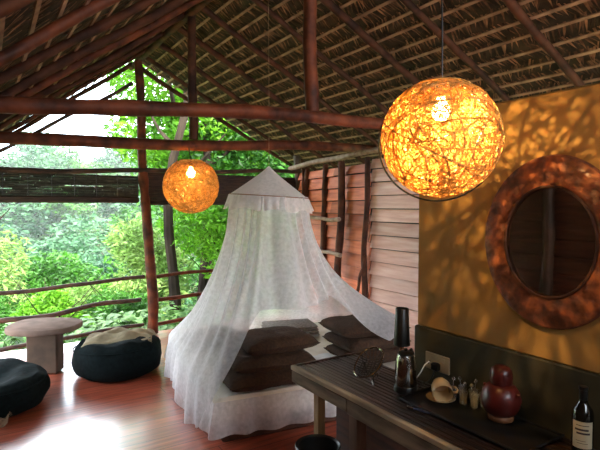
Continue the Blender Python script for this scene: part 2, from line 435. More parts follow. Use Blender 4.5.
rp(pole_mb((-.38, Y0, zl(-.38) - .06), (-.38, 6.6, zl(-.38) - .06), .04, .04, n=24, seed=6, wob=.015), 'eave_pole', M['rafter'])

def beam(name, p0, p1, r0, r1, m, label, cat, seed, group=None, wob=.02, sag=0):
    o = pole_mb(p0, p1, r0, r1, n=22, wob=wob, seed=seed, sag=sag).build(name, m)
    return tag(o, label, cat, group)
beam('tie_beam', (-.55, 2.69, 2.055), (3.75, 2.69, 2.235),   .040, .042, M['pole'],
     'nearer red-brown log beam crossing the room, meeting the thicker king post', 'beam', 41, 'log tie beams', .02)
beam('tie_beam', (-.6, 4.75, 2.105), (4.2, 4.75, 2.30), .053, .052, M['pole'],
     'farther dark log beam crossing the room, with the small pendant lamp hanging under it', 'beam', 42, 'log tie beams', .02)
beam('king_post', (XR + .03, 2.69, 2.19), (XR, 2.69, ZR), .046, .040, M['pole'],
     'thick red-brown king post rising from the nearer log beam', 'post', 43, 'king posts', .014)
beam('king_post', (XR + .01, 4.75, 2.235), (XR, 4.75, ZR - .02), .045, .04, M['rafter'],
     'thin dark king post rising from the farther log beam', 'post', 44, 'king posts', .012)
beam('gable_post', (1.765, 6.16, -.02), (1.64, 6.16, ZR - .15), .068, .048, M['pole'],
     'crooked reddish tree-trunk post standing between the two bays of railing', 'post', 45, None, .03)
beam('corner_post', (3.99, 6.2, 0), (3.94, 6.2, 2.3), .06, .05, M['darkpole'],
     'dark corner post between the far railing and the red clapboard wall', 'post', 46, None, .02)
# gable rails
for k, (a, b, r_, lab) in enumerate((
    ((-.5, 6.1, .64), (1.68, 6.15, .72), .025, 'top rail of the railing left of the crooked post'),
    ((-.5, 6.1, .34), (1.68, 6.15, .45), .03, 'wavy middle rail of the railing left of the crooked post'),
    ((-.5, 6.1, .05), (1.68, 6.15, .14), .025, 'lowest rail of the railing left of the crooked post'),
    ((1.80, 6.18, .70), (3.9, 6.2, .86), .022, 'top rail between the crooked post and the bed net'),
    ((1.80, 6.18, .41), (3.9, 6.2, .50), .026, 'middle rail between the crooked post and the bed net'),
    ((1.80, 6.18, .12), (3.9, 6.2, .20), .024, 'lowest rail between the crooked post and the bed net'))):
    beam('rail', a, b, r_, r_ * .9, M['darkpole'] if k < 3 else M['pole'], 'dark branch, ' + lab, 'rail', 50 + k, 'branch rails across the far opening', .045 if k == 1 else .02)
for k, z in enumerate((.35, .72)):
    o = beam('rail', (-.42, 4.2, z), (-.42, 6.05, z), .025, .025, M['darkpole'], 'branch rail along the open left side of the deck', 'rail', 150 + k, 'side rails out of view')
beam('branch_pole', (-.5, 6.12, 1.955), (3.9, 6.16, 2.06), .03, .026, M['darkpole'],
     'long dark branch stretched across the opening just above the woven blind', 'pole', 58, None, .03)
beam('gable_branch', (1.66, 6.6, 3.15), (-.35, 6.6, 1.87), .022, .02, M['darkpole'],
     'thin dark branch slanting under the left gable edge against the sky', 'branch', 59)
# woven blind: left bay loose weave, right bay closed
bl = empty('woven_blind', (.6, 6.2, 1.63), 'dark loosely woven blind rolled half up left of the crooked post', 'blind')
mb = MB()
for i in range(24):
    z = 1.70 + i * .0105; x = -.5
    while x < 1.62:
        ln = random.uniform(.1, .5); x2 = min(x + ln, 1.63)
        if random.random() < .965:
            mb.box(x, x2, 6.195 + random.uniform(-.006, .006), 6.207, z, z + random.uniform(.009, .0125))
        x = x2 + random.uniform(.0, .005)
local(bl, mb).build('weave', M['blind'], bl, False)
for i in range(10): local(bl, MB().box(-.5 + i * .235, -.492 + i * .235, 6.188, 6.212, 1.69, 1.965)).build('cord', M['black'], bl, False)
local(bl, MB().box(-.5, 1.63, 6.17, 6.22, 1.625, 1.70, bev=.012)).build('bottom_bar', M['blindbrown'], bl)
bl2 = empty('woven_blind', (2.8, 6.25, 1.63), 'solid dark brown blind between the crooked post and the clapboard wall, behind the net', 'blind')
mb = MB()
for i in range(14): mb.box(1.74, 4.02, 6.245 + .008 * (i % 2), 6.265, 1.64 + i * .026, 1.6655 + i * .026)
local(bl2, mb).build('weave', M['blindbrown'], bl2, False)
local(bl2, MB().box(1.74, 4.02, 6.23, 6.275, 1.60, 1.645, bev=.01)).build('bottom_bar', M['blindbrown'], bl2)

# ---------------------------------------------------------------- pendant lamps
def make_lamp(rad, strands, tr, curl, nmin, nmax, seg, mb):
    for k in range(strands):
        p = Vector((random.gauss(0, 1), random.gauss(0, 1), random.gauss(0, 1))).normalized()
        d = p.orthogonal().normalized(); d.rotate(Matrix.Rotation(random.uniform(0, 2 * PI), 3, p))
        curv = random.uniform(-.5, .5) * curl; pts = []; r0 = rad * random.uniform(.972, 1.0)
        for i in range(random.randint(nmin, nmax)):
            if p.z < .91: pts.append(p * (r0 + rad * .012 * math.sin(i * .9 + k)))
            elif len(pts) > 3: break
            else: pts = []
            curv += random.uniform(-.28, .28) * curl; curv = max(-1.3 * curl, min(1.3 * curl, curv))
            d.rotate(Matrix.Rotation(curv * seg * 3.2, 3, p))
            rm = Matrix.Rotation(seg, 3, p.cross(d).normalized())
            p = (rm @ p).normalized(); d = (rm @ d); d = (d - p * d.dot(p)).normalized()
        if len(pts) > 3: mb.tube(pts, tr * random.uniform(.7, 1.3), 3, cap=False)
    return mb
lampmesh = make_lamp(.2, 60, .0023, .25, 30, 56, .1, MB())
make_lamp(.1995, 1050, .00105, 2.8, 20, 40, .06, lampmesh)
LABN = 'larger golden woven cane globe lamp hanging close by in front of the ochre wall'
LABF = 'smaller golden woven cane globe lamp hanging under the farther log beam'
def build_lamp(loc, lab, ztop):
    t = empty('pendant_lamp', loc, lab, 'lamp', 'woven globe pendant lamps')
    lampmesh.build('lamp_shade', M['cane'], t, False)
    MB().tube([(.078 * math.cos(a * PI / 12), .078 * math.sin(a * PI / 12), .183) for a in range(24)], .004, 8, closed=True).build('shade_ring', M['cane'], t)
    MB().lathe([(.001, .06), (.018, .064), (.029, .08), (.031, .098), (.022, .118), (.014, .13), (.013, .14)], 20).build('bulb', M['glow'], t)
    MB().lathe([(.017, .14), (.018, .18), (.012, .195), (.001, .2)], 16).build('lamp_socket', M['black'], t)
    return t
lampN = build_lamp((1.328, 1.187, 1.827), LABN, 3)
lc = pole_mb((0, 0, .19), (-.01, 0, zl(1.335) - 1.827 + .03), .003, .003, n=8, wob=.004).build('cord', M['black'], lampN)
rp_ = []
ring = MB().tube([(.203 * math.cos(a * PI / 32), .203 * math.sin(a * PI / 32), 0) for a in range(64)], .0035, 8, closed=True)
ro = ring.build('support_hoop', M['black'], lampN)
ro.rotation_euler = (R(90), 0, R(-48.5)); ro.location = (.0295 - .0066, .0265 + .0075, -.009)
lampF = build_lamp((4.75 * .3636, 4.66, 1.785), LABF, 3)
lampF.scale = (1.33, 1.33, 1.33)
cb = MB(); cb.tube([(0, 0, .19), (0, 0.03, .25), (0, .05, .31)], .004, 6); cb.build('cord', M['black'], lampF)
for t, w_, z_, rr in ((lampN, NEAR_LAMP_W, .098, .005), (lampF, FAR_LAMP_W, .098, .01)):
    L = bpy.data.lights.new('bulb_light', 'POINT'); L.energy = w_; L.color = (1, .62, .22); L.shadow_soft_size = rr
    lo = bpy.data.objects.new('bulb_light', L); COL.objects.link(lo); lo.location = (0, 0, z_ - .045); lo.parent = t

# ---------------------------------------------------------------- mirror
mi = empty('wall_mirror', (WX, 1.14, 1.452), 'round mirror in a wide burnished red-brown frame on the ochre wall', 'mirror')
T = Matrix.Diagonal((1, .86, 1, 1)) @ Matrix.Rotation(R(-90), 4, 'Y')
fr = MB(); n = 72
prof = [(.222, .004), (.222, .018), (.230, .024), (.265, .028), (.315, .027), (.342, .020), (.348, .004)]
fr.lathe([(r, z) for r, z in prof], n, T=T, cap=False)
fo = fr.build('mirror_frame', M['mirrorframe'], mi)
MB().tube([(-.024, .221 * .86 * math.cos(a * PI / 36), .221 * math.sin(a * PI / 36)) for a in range(72)], .006, 8, closed=True).build('frame_bead', M['rafter'], mi)
MB().lathe([(.222, .006), (.222, .014), (.0001, .014)], n, T=T, cap=False).build('mirror_glass', M['mirror'], mi)

# ---------------------------------------------------------------- counter
ZC = .70; XF0 = 1.447; YE = 2.36; XB = 1.90
ct = empty('counter', (1.6, .8, 0), 'long dark slatted counter with weathered timber edge against the ochre wall', 'counter')
mb = MB(); ns_ = 15; sw = (XB - XF0 - .03) / ns_
for i in range(ns_):
    x = XF0 + .03 + i * sw
    mb.box(x, x + sw - .005, -.9, YE - .02, ZC - .022, ZC - random.uniform(0, .002), bev=.003)
local(ct, mb).build('slat_top', M['slat'], ct)
mb = MB()
mb.box(XF0, XF0 + .028, -.9, YE, ZC - .022, ZC + .004, bev=.004)
M['edge'] = mat('pale worn edge', (.50, .40, .26), (.24, .18, .11), rough=.7, scale=4, stretch=(5, 1, 5), bump=.3)
local(ct, mb).build('edge_strip', M['edge'], ct)
local(ct, MB().box(XF0 + .03, XB, YE - .02, YE + .004, ZC - .03, ZC + .003, bev=.003)).build('end_strip', M['slat'], ct)
mb = MB(); mb.box(XF0 + .006, XF0 + .03, -.9, 1.86, ZC - .098, ZC - .024, bev=.004); mb.box(XF0 + .004, XF0 + .03, 1.863, YE - .004, ZC - .09, ZC - .024, bev=.004)
local(ct, mb).build('fascia', M['weathered'], ct)
local(ct, MB().box(XF0 + .03, XB - .01, YE - .03, YE - .006, ZC - .09, ZC - .032)).build('end_fascia', M['legdark'], ct)
for (x, y, s_, m_) in ((XF0 + .03, 2.13, .045, 'legwood'), (XF0 + .02, 1.80, .06, 'legdark'), (XB - .07, 2.25, .045, 'legdark'), (XF0 + .03, .3, .06, 'legdark'), (XB - .07, .3, .045, 'legdark')):
    l_ = local(ct, MB().box(x, x + s_, y, y + s_, .30 if m_ == 'legwood' else 0, ZC - .024 - (.0 if x > 1.5 else 0), bev=.004)).build('leg', M[m_], ct)
    if m_ == 'legwood': local(ct, MB().box(x - .001, x + s_ + .001, y - .001, y + s_ + .001, 0, .30, bev=.004)).build('foot_block', M['redpaint'], ct)
local(ct, MB().box(XF0 + .2, XB - .075, 1.0, 2.2, .1, ZC - .1)).build('back_panel', M['plankdark'], ct)

# waste basket
wb_ = MB().lathe([(.075, 0), (.08, .004), (.105, .445), (.11, .452), (.106, .458), (.098, .45), (.074, .02), (.001, .016)], 40).build('waste_basket', M['black'])
wb_.location = (1.335, 1.93, 0); tag(wb_, 'round black waste basket standing on the floor at the counter legs', 'basket')
wb_['label'] = 'round black waste basket standing on the floor at the counter legs'

# kettle
kt = empty('kettle', (1.715, 1.735, ZC), 'shiny steel kettle with black base on the slatted counter', 'kettle', rz=R(20))
MB().lathe([(.052, .0), (.056, .003), (.056, .03), (.053, .034)], 36).build('base', M['blackplastic'], kt)
MB().lathe([(.052, .034), (.053, .04), (.051, .1), (.046, .155), (.038, .18)], 40, cap=False).build('body', M['steel'], kt)
MB().lathe([(.038, .18), (.036, .189), (.022, .196), (.001, .198)], 32).build('lid', M['blackplastic'], kt)
MB().lathe([(.006, .196), (.009, .202), (.009, .209), (.001, .212)], 16).build('lid_knob', M['blackplastic'], kt)
MB().tube([(.034, 0, .182), (.062, 0, .188), (.078, 0, .165), (.079, 0, .11), (.07, 0, .06), (.05, 0, .048)], [.008, .009, .009, .009, .008, .007], 10).build('handle', M['blackplastic'], kt)
MB().add([(-.044, -.012, .168), (-.044, .012, .168), (-.062, 0, .186), (-.048, -.006, .14), (-.048, .006, .14)], [(0, 2, 1), (0, 3, 2), (1, 2, 4), (3, 4, 2), (0, 1, 4, 3)]).build('spout', M['steel'], kt)
# little table lamp behind the kettle
tl = empty('table_lamp', (1.835, 1.885, ZC), 'small lamp with tall tapered black shade, partly hidden behind the kettle', 'lamp')
MB().lathe([(.036, 0), (.038, .006), (.03, .014), (.012, .022), (.01, .03)], 28).build('base', M['redglaze'], tl)
MB().lathe([(.009, .028), (.014, .07), (.008, .11), (.012, .14), (.007, .19)], 20).build('stem', M['redfoot'], tl)
MB().lathe([(.040, .172), (.042, .172), (.034, .362), (.032, .365), (.032, .362), (.040, .178)], 32, cap=False).build('lamp_shade', M['black'], tl)
MB().tube([(-.0345, 0, .3), (.0345, 0, .3)], .002, 6).build('shade_spider', M['steel'], tl)
MB().lathe([(.008, .19), (.016, .22), (.018, .245), (.008, .27), (.001, .273)], 16).build('bulb', M['white'], tl)

# socket with plug and cord
so = empty('wall_socket', (WX - .006, 1.71, .812), 'ivory double wall socket on the olive dado above the counter', 'socket')
MB().box(-.010, 0, -.077, .077, -.043, .043, bev=.004).build('plate', M['ivory'], so)
for yy in (-.052, .022): MB().box(-.0135, -.009, yy, yy + .016, .012, .03, bev=.002).build('switch', M['ivory'], so)
for dy, dz in ((0, .0), (-.009, -.014), (.009, -.014)): MB().box(-.0112, -.0095, .045 + dy - .003, .045 + dy + .003, dz - .004, dz + .003).build('pin_hole', M['black'], so)
pl = empty('power_plug', (WX - .0195, 1.702, .799), 'black plug pushed into the ivory double socket', 'plug')
MB().box(-.028, 0.001, -.02, .02, -.021, .019, bev=.006).build('plug_body', M['blackplastic'], pl)
pc = MB().tube([(-.02, 0, -.018), (-.024, .01, -.05), (-.03, .03, -.082), (-.06, .04, -.083), (-.12, .0, -.083)], .0035, 8).build('cord', M['blackplastic'], pl)
wc = MB().tube([(1.888, 1.745, .815), (1.862, 1.75, .80), (1.850, 1.765, .76), (1.848, 1.79, .725), (1.86, 1.82, .710), (1.88, 1.85, .705), (1.875, 1.93, .705)], .003, 8).build('white_cord', M['white'])
tag(wc, 'white cord curling down from the left end of the ivory socket', 'cord')

# wire leaf-shaped rack
rk = empty('wire_dish', (1.69, 1.97, ZC), 'black leaf-shaped wire dish with handle tilted up on the far end of the counter', 'wire dish', rz=R(8))
RT = XF((0, 0, .072), rx=R(-10), ry=R(-26), rz=R(24), s=1.3)
def leafpt(a, s=1.0, z=0):
    r_ = .072 * s * (1 + .20 * math.cos(2 * a)) ; return (r_ * math.cos(a), r_ * .92 * math.sin(a), z)
MB().tube([leafpt(a * PI / 24, 1, .012) for a in range(48)], .0042, 8, closed=True, T=RT).build('rim', M['steel'], rk)
mb = MB()
for k in range(-5, 6):
    h = .078 * math.sqrt(max(0, 1 - (k / 6) ** 2)); x = k * .0125
    mb.tube([(x, -h * .8, .010), (x * .9, -h * .4, -.012), (x * .9, h * .4, -.012), (x, h * .8, .010)], .0021, 5, T=RT)
for k in range(-3, 4):
    h = .078 * math.sqrt(max(0, 1 - (k / 4.4) ** 2)); y = k * .016
    mb.tube([(-h, y, .010), (-h * .5, y * .9, -.013), (h * .5, y * .9, -.013), (h, y, .010)], .0021, 5, T=RT)
mb.build('wire_mesh', M['black'], rk)
MB().tube([RT @ Vector((-.05, -.05, .0)), (-.055, -.06, .02), (-.085, -.10, .006)], .0032, 8).build('handle', M['steel'], rk)
MB().tube([(-.03, -.03, .045), (-.02, -.045, .004), (.03, -.03, .004), (.045, .0, .05)], .004, 8).build('foot', M['black'], rk)
MB().tube([(.02, .06, .07), (.03, .045, .004), (-.02, .05, .004), (-.03, .05, .045)], .004, 8).build('foot', M['black'], rk)

# dark glossy tray with cup, saucer, glasses
ty = empty('serving_tray', (1.745, 1.34, ZC), 'glossy black tray on the counter holding the cup, glasses and red jar', 'tray')
MB().box(-.135, .135, -.29, .34, .001, .007, bev=.002).build('tray_bottom', M['blackplastic'], ty)
mb = MB().tube([(-.135, -.29, .01), (.135, -.29, .01), (.135, .34, .01), (-.135, .34, .01)], .006, 8, closed=True)
mb.build('tray_rim', M['black'], ty)
ZT = ZC + .009
sc = MB().lathe([(.001, .0), (.034, 0), (.036, .003), (.066, .012), (.067, .0145), (.038, .007), (.001, .005)], 40).build('saucer', M['ceramic'])
sc.location = (1.76, 1.555, ZT - .002); tag(sc, 'cream saucer on the black tray under the tipped cup', 'saucer')
cu = empty('tea_cup', (1.757, 1.55, ZT + .055), 'cream cup lying on its side on the saucer, open end facing out', 'cup')
cu.rotation_euler = (R(104), R(0), R(-38)); cu.scale = (1.25, 1.25, 1.25)
MB().lathe([(.001, -.03), (.022, -.03), (.030, -.024), (.036, -.005), (.037, .035), (.0355, .037), (.034, .034), (.033, -.004), (.026, -.02), (.001, -.024)], 40).build('cup_body', M['ceramic'], cu)
MB().tube([(.035, 0, .022), (.05, 0, .024), (.057, 0, .01), (.052, 0, -.006), (.034, 0, -.01)], .0045, 8).build('handle', M['ceramic'], cu)
def make_glass(name):
    n = 10; prof = [(.014, 0), (.016, .002), (.018, .04), (.0225, .062), (.0215, .062), (.0165, .04), (.0145, .008), (.001, .007)]
    return MB().lathe([(.001, 0)] + prof, n).build(name, M['glass'])
g0 = make_glass('drinking_glass')
gp = [(1.80, 1.52, 'front row nearest the cup'), (1.85, 1.505, 'left end of back row'), (1.805, 1.465, 'middle of the front row'),
      (1.855, 1.45, 'middle of the back row'), (1.81, 1.41, 'front row beside red jar'), (1.858, 1.395, 'back row beside red jar')]
for i, (x, y, lb) in enumerate(gp):
    o = g0 if i == 0 else g0.copy()
    if i: COL.objects.link(o)
    o.location = (x, y, ZT - .001); o.rotation_euler = (0, 0, i * .4)
    tag(o, 'small faceted clear glass on the black tray, ' + lb, 'glass', 'clear glasses on the tray')
    # twisted glass stopper/stirrer stood in each glass
    sg = MB(); sg.tube([(0, 0, .009), (.004, .002, .05), (.012, .006, .09)], .002, 6)
    sg.lathe([(.001, -.01), (.007, -.005), (.01, 0), (.007, .005), (.001, .01)], 6, T=XF((.012, .006, .097)))
    st_ = sg.build('glass_stirrer', M['glass']); st_.location = o.location; st_.rotation_euler = (0, 0, i * 1.9)
    tag(st_, 'clear knobbed glass stirrer in the glass in ' + lb.replace(', ', ' '), 'stirrer', 'stirrers in the glasses')
# red jar
rj = empty('red_jar', (1.806, 1.275, ZT), 'deep red double gourd shaped jar with knobbed lid beside the glasses', 'jar')
MB().lathe([(.040, -.001), (.050, .004), (.052, .016), (.046, .024)], 40).build('foot', M['redfoot'], rj)
MB().lathe([(.044, .022), (.062, .035), (.076, .062), (.080, .09), (.074, .118), (.058, .142), (.043, .152)], 48).build('jar_body', M['redglaze'], rj)
MB().lathe([(.043, .152), (.044, .157), (.045, .19), (.040, .212), (.025, .225), (.001, .229)], 40).build('lid', M['redglaze'], rj)
for sgn in (-1, 1):
    MB().lathe([(.001, -.008), (.007, -.004), (.008, .002), (.001, .01)], 12, T=XF((0, sgn * .078, .125), rx=sgn * -1.1)).build('lug', M['redglaze'], rj)
# wine bottle
wbo = empty('wine_bottle', (1.79, .932, ZC - .001), 'dark wine bottle with cream label at the near end of the counter by the wall', 'bottle', rz=R(0))
MB().lathe([(.001, .004), (.034, 0), (.0375, .005), (.0375, .185), (.034, .205), (.02, .228), (.0145, .245), (.0138, .285), (.0155, .287), (.0155, .296), (.0125, .298), (.001, .298)], 40).build('bottle_glass', M['bottle'], wbo)
MB().lathe([(.0146, .236), (.0143, .285), (.016, .287), (.016, .3), (.001, .3005)], 30).build('neck_foil', M['blackplastic'], wbo)
def arc(mb, r_, a0, a1, z0, z1, n=14):
    vs = []; fs = []
    for i in range(n + 1):
        a = a0 + (a1 - a0) * i / n
        vs += [(r_ * math.cos(a), r_ * math.sin(a), z0), (r_ * math.cos(a), r_ * math.sin(a), z1)]
    for i in range(n): fs.append((2 * i, 2 * i + 2, 2 * i + 3, 2 * i + 1))
    return mb.add(vs, fs)
wbo.scale = (.94, .94, .86)
ac = math.atan2(-.932, -1.79)
lb = arc(MB(), .0379, ac - 1.0, ac + 1.0, .055, .165).build('label', M['label'], wbo)
for a0, a1, z0, z1 in ((-.7, .55, .128, .136), (-.55, .7, .113, .121), (-.6, .6, .148, .151), (-.5, .5, .075, .077), (-.6, .3, .085, .087)):
    arc(MB(), .0382, ac + a0, ac + a1, z0, z1).build('print_line', M['ink'], lb)
# pen / spoon
pn = MB().tube([(0, 0, 0), (.02, .0, .001), (.10, 0, .001), (.128, 0, .0)], [.003, .0045, .0045, .0018], 10).build('pen', M['bluepen'])
pn.location = (1.575, 1.585, ZC + .006); pn.rotation_euler = (0, 0, R(-73)); tag(pn, 'slim dark blue pen lying on the slatted counter in front of the tray', 'pen')
MB().tube([(-.002, 0, 0), (.035, 0, .0005)], .0052, 10).build('pen_cap', M['steel'], pn)

# ---------------------------------------------------------------- bed group (turned a little, near left corner at B)
BED = XF((1.27, 3.01, 0), rz=R(-9))
BW, BL = 1.85, 1.75
bed = empty('bed', (1.27, 3.01, 0), 'low wide bed with cream sheet and sheer white skirt under the mosquito net', 'bed', rz=R(-9))
MB().box(.06, BW - .06, .06, BL - .04, 0, .16, bev=.01).build('bed_base', M['rafter'], bed)
def pillow(w, d, h, seed=0, nu=26, nv=18, corner=.9, puff=.45):
    mb = MB()
    def fn(sgn):
        def g(u, v):
            x = u * 2 - 1; y = v * 2 - 1
            e = (1 - abs(x) ** 4) * (1 - abs(y) ** 4); e = max(e, 0) ** puff
            pin = 1 - .07 * (1 - abs(y)) * 0 - .05 * (1 - x * x) * abs(y) ** 3
            sx = 1 - .06 * (1 - y * y) * abs(x) ** 6
            z = sgn * e * h / 2 * (1 + .16 * noise.noise((x * 2 + seed, y * 2, seed)))
            return (x * w / 2 * sx, y * d / 2 * pin, z + h / 2 + .006 * noise.noise((x * 5, y * 5 + seed, 3)) * e)
        return g
    a = MB().grid(fn(1), nu, nv); b = MB().grid(fn(-1), nu, nv)
    mb.add(a.v, a.f); mb.add(b.v, [tuple(reversed(f_)) for f_ in b.f])
    return mb
def mattress_fn():
    mb = MB(); nu, nv = 60, 50
    def top(u, v):
        x = u * BW; y = v * BL
        ex = min(x, BW - x, y, BL - y); rr = .05
        z = .32 - (rr - math.sqrt(max(0, rr * rr - (rr - ex) ** 2)) if ex < rr else 0)
        z += .006 * noise.noise((x * 4, y * 4, 0)) + .01 * abs(noise.noise((x * 2 + 3, y * 9, 1)))
        return (x, y, z)
    mb.grid(top, nu, nv)
    mb.box(0, BW, 0, BL, .16, .272, bev=.0)
    return mb
mattress_fn().build('mattress', M['sheet'], bed)
# skirt: gathered sheer cloth hanging round the edge
def skirt(u, v):
    per = u * 2 * (BW + BL); x = y = 0
    nx = ny = 0
    if per < BW: x, y, ny = per, 0, -1
    elif per < BW + BL: x, y, nx = BW, per - BW, 1
    elif per < 2 * BW + BL: x, y, ny = BW - (per - BW - BL), BL, 1
    else: x, y, nx = 0, BL - (per - 2 * BW - BL), -1
    cx, cy = x - BW / 2, y - BL / 2
    out = .015 + v * .05 + .018 * v * math.sin(per * 34 + 3 * noise.noise((per * 2, 0, 0)))
    cl = .04
    hem = .10 + .05 * noise.noise((per * 1.3, 2, 0))
    z = .31 - v * (.31 - hem)
    # round the corners by pushing along the diagonal
    k = max(0, 1 - min(min(x, BW - x) + (0 if ny else 1), 9) / .15) if ny else max(0, 1 - min(y, BL - y) / .15)
    dx = nx * out; dy = ny * out
    if ny: dx += (1 if cx > 0 else -1) * k * out
    if nx: dy += (1 if cy > 0 else -1) * k * out
    return (x + dx, y + dy, z)
MB().grid(skirt, 420, 9, closed_u=True).build('bed_skirt', M['net2'], bed)

def place(mb, name, m, loc, rz, label, cat, group=None, tilt=(0, 0)):
    o = mb.build(name, m); o.location = BED @ Vector(loc); o.rotation_euler = (tilt[0], tilt[1], R(-9) + rz)
    return tag(o, label, cat, group)
cs = [(.60, .42), (.56, .40), (.62, .46)]
z = .33
for i, (w, dx, dy, rz, lb) in enumerate(((.66, .40, .20, .06, 'bottom cushion of the left stack on the near edge of the bed'),
                                  (.61, .44, .22, -.05, 'middle cushion of the left stack on the near edge of the bed'),
                                  (.56, .50, .27, .04, 'top cushion of the left stack on the near edge of the bed'))):
    place(pillow(w, .46, .125, seed=i), 'floor_cushion', M['brown'], (dx, dy, z), rz, 'dark brown, ' + lb, 'cushion', 'brown cushions stacked on the bed'); z += .106
z = .335
for i, (w, dx, dy, rz, lb) in enumerate(((.60, 1.36, .34, -.03, 'bottom cushion of the right stack, behind the counter end'),
                                  (.58, 1.34, .34, .05, 'middle cushion of the right stack, behind the counter end'),
                                  (.62, 1.33, .36, -.02, 'top cushion of the right stack, behind the counter end, net draped on it'))):
    place(pillow(w, .46, .125, seed=i + 5), 'floor_cushion', M['brown'], (dx, dy, z), rz, 'dark brown, ' + lb, 'cushion', 'brown cushions stacked on the bed'); z += .108
place(pillow(.50, .36, .13, seed=11), 'floor_cushion', M['taupe'], (.30, 1.28, .335), .5, 'single taupe cushion at the far left side of the bed under the net', 'cushion')
# folded blanket, layered
mb = MB()
for k in range(4):
    mb.box(-.26 + .004 * k, .26 - .006 * k, -.16, .16, .028 * k, .028 * k + .027, bev=.012)
place(mb, 'folded_blanket', M['taupe'], (1.06, 1.30, .338), -.12, 'grey taupe woven blanket folded flat in the middle of the bed', 'blanket')
# bunched white netting between the stacks
def bunch(u, v):
    x = (u - .5) * .50; y = (v - .5) * .42
    e = max(0, 1 - (2 * u - 1) ** 2) * max(0, 1 - (2 * v - 1) ** 2)
    return (x + .03 * noise.noise((u * 3, v * 3, 2)), y, .004 + e ** .6 * (.07 + .05 * noise.noise((u * 4, v * 7, 4)) + .02 * math.sin(u * 18 + v * 9)))
mb = MB().grid(bunch, 36, 30); mb.box(-.2, .2, -.16, .16, 0, .01)
place(mb, 'bunched_sheet', M['whitecloth'], (.93, .24, .335), .35, 'pale bluish white cloth bunched up between the two brown cushion stacks', 'cloth')

# mosquito net
NC = Vector((2.055, 3.70, 0))
net = empty('mosquito_net', (NC.x, NC.y, 1.70), 'white mosquito net with cane hoop hanging over the bed', 'net')
RR = .33
MB().tube([(RR * math.cos(a * PI / 32), RR * math.sin(a * PI / 32), -.03 + .02 * math.cos(a * PI / 32 + .6) * -1) for a in range(64)], .007, 8, closed=True).build('hoop', M['ringmat'], net)
def cone(u, v):
    a = u * 2 * PI; r_ = .008 + (RR - .008) * v ** 1.05
    r_ *= 1 + .03 * math.sin(a * 7) * v * (1 - v) * 4
    return (r_ * math.cos(a), r_ * math.sin(a), .225 - .255 * v ** .92 + (-.02 * math.cos(a + .6)) * v)
MB().grid(cone, 80, 14, closed_u=True).build('canopy', M['netcap'], net)
def val(u, v):
    a = u * 2 * PI; r_ = RR + .008 + v * (.03 + .014 * math.sin(a * 26 + 2 * math.sin(a * 3)))
    return (r_ * math.cos(a), r_ * math.sin(a), -.03 - .11 * v - .02 * math.cos(a + .6) + .012 * v * math.sin(a * 9))
MB().grid(val, 260, 6, closed_u=True).build('valance', M['netcap'], net)
MB().tube([(0, 0, .22), (.004, 0, .7), (0, 0, zr(NC.x) - 1.70 - .0)], .0014, 6).build('cord', M['batten'], net)
binv = BED.inverted()
nc_l = binv @ NC
def bed_outline(a):   # a in world angle; returns world xy on the rounded rectangle round the bed
    d = Vector((math.cos(a), math.sin(a), 0)); dl = binv.to_3x3() @ d
    mg = .07
    ts = []
    if abs(dl.x) > 1e-6: ts.append(((BW + mg if dl.x > 0 else -mg) - nc_l.x) / dl.x)
    if abs(dl.y) > 1e-6: ts.append(((BL + mg if dl.y > 0 else -mg) - nc_l.y) / dl.y)
    p = 7
    t = sum(x ** -p for x in ts) ** (-1 / p)
    return t, d
def curtain(u, v):
    a = u * 2 * PI - PI * .5
    t, d = bed_outline(a)
    vl = v / .80
    zed = .38
    # how strongly this direction passes over the right cushion stack
    tgt = math.atan2(3.05 - NC.y, 2.78 - NC.x); da = (a - tgt + PI) % (2 * PI) - PI
    over = math.exp(-(da / .42) ** 2)
    zed += .27 * over; t *= 1 - .18 * over
    nf = math.exp(-(((a + PI / 2 + .25 + PI) % (2 * PI) - PI) / .7) ** 2)
    p = 2.1 - .95 * nf + .5 * over
    fold = .5 * math.sin(a * 23 + 2.5 * math.sin(a * 5)) + .5 * math.sin(a * 11 + 1.3)
    if vl <= 1:
        w = vl ** p
        r_ = RR * (1 - w) + t * w + fold * (.012 + .030 * math.sin(min(vl, 1) * PI) * 1.0 + .008 * vl)
        z = 1.665 - (1.665 - zed) * vl
    else:
        q = (vl - 1) / .25
        r_ = t + .03 * math.sin(q * PI / 2) + fold * (.02 + .02 * q)
        hem = .05 + .04 * math.sin(a * 5 + 1) + .28 * over * .9 + .03 * nf
        z = zed + (hem - zed) * q
    return (r_ * math.cos(a), r_ * math.sin(a), z - 1.70)
def ss(x, a, b):
    t = max(0, min(1, (x - a) / (b - a))); return t * t * (3 - 2 * t)
def vmax(a):           # the net is parted in front of the cushions and ends on top of the right stack
    a = (a + 2 * PI - .9) % (2 * PI) - 2 * PI + .9
    m = 1 - .49 * ss(a, -2.62, -2.15)
    m += .31 * ss(a, -1.2, -.95)
    m += .20 * ss(a, -.42, -.2)
    return min(m, 1)
mb = MB(); NU, NV = 340, 48
mb.grid(lambda u, v: curtain(u, v * vmax(u * 2 * PI - PI / 2)), NU, NV, closed_u=True)
mb.build('net_curtain', M['net'], net)

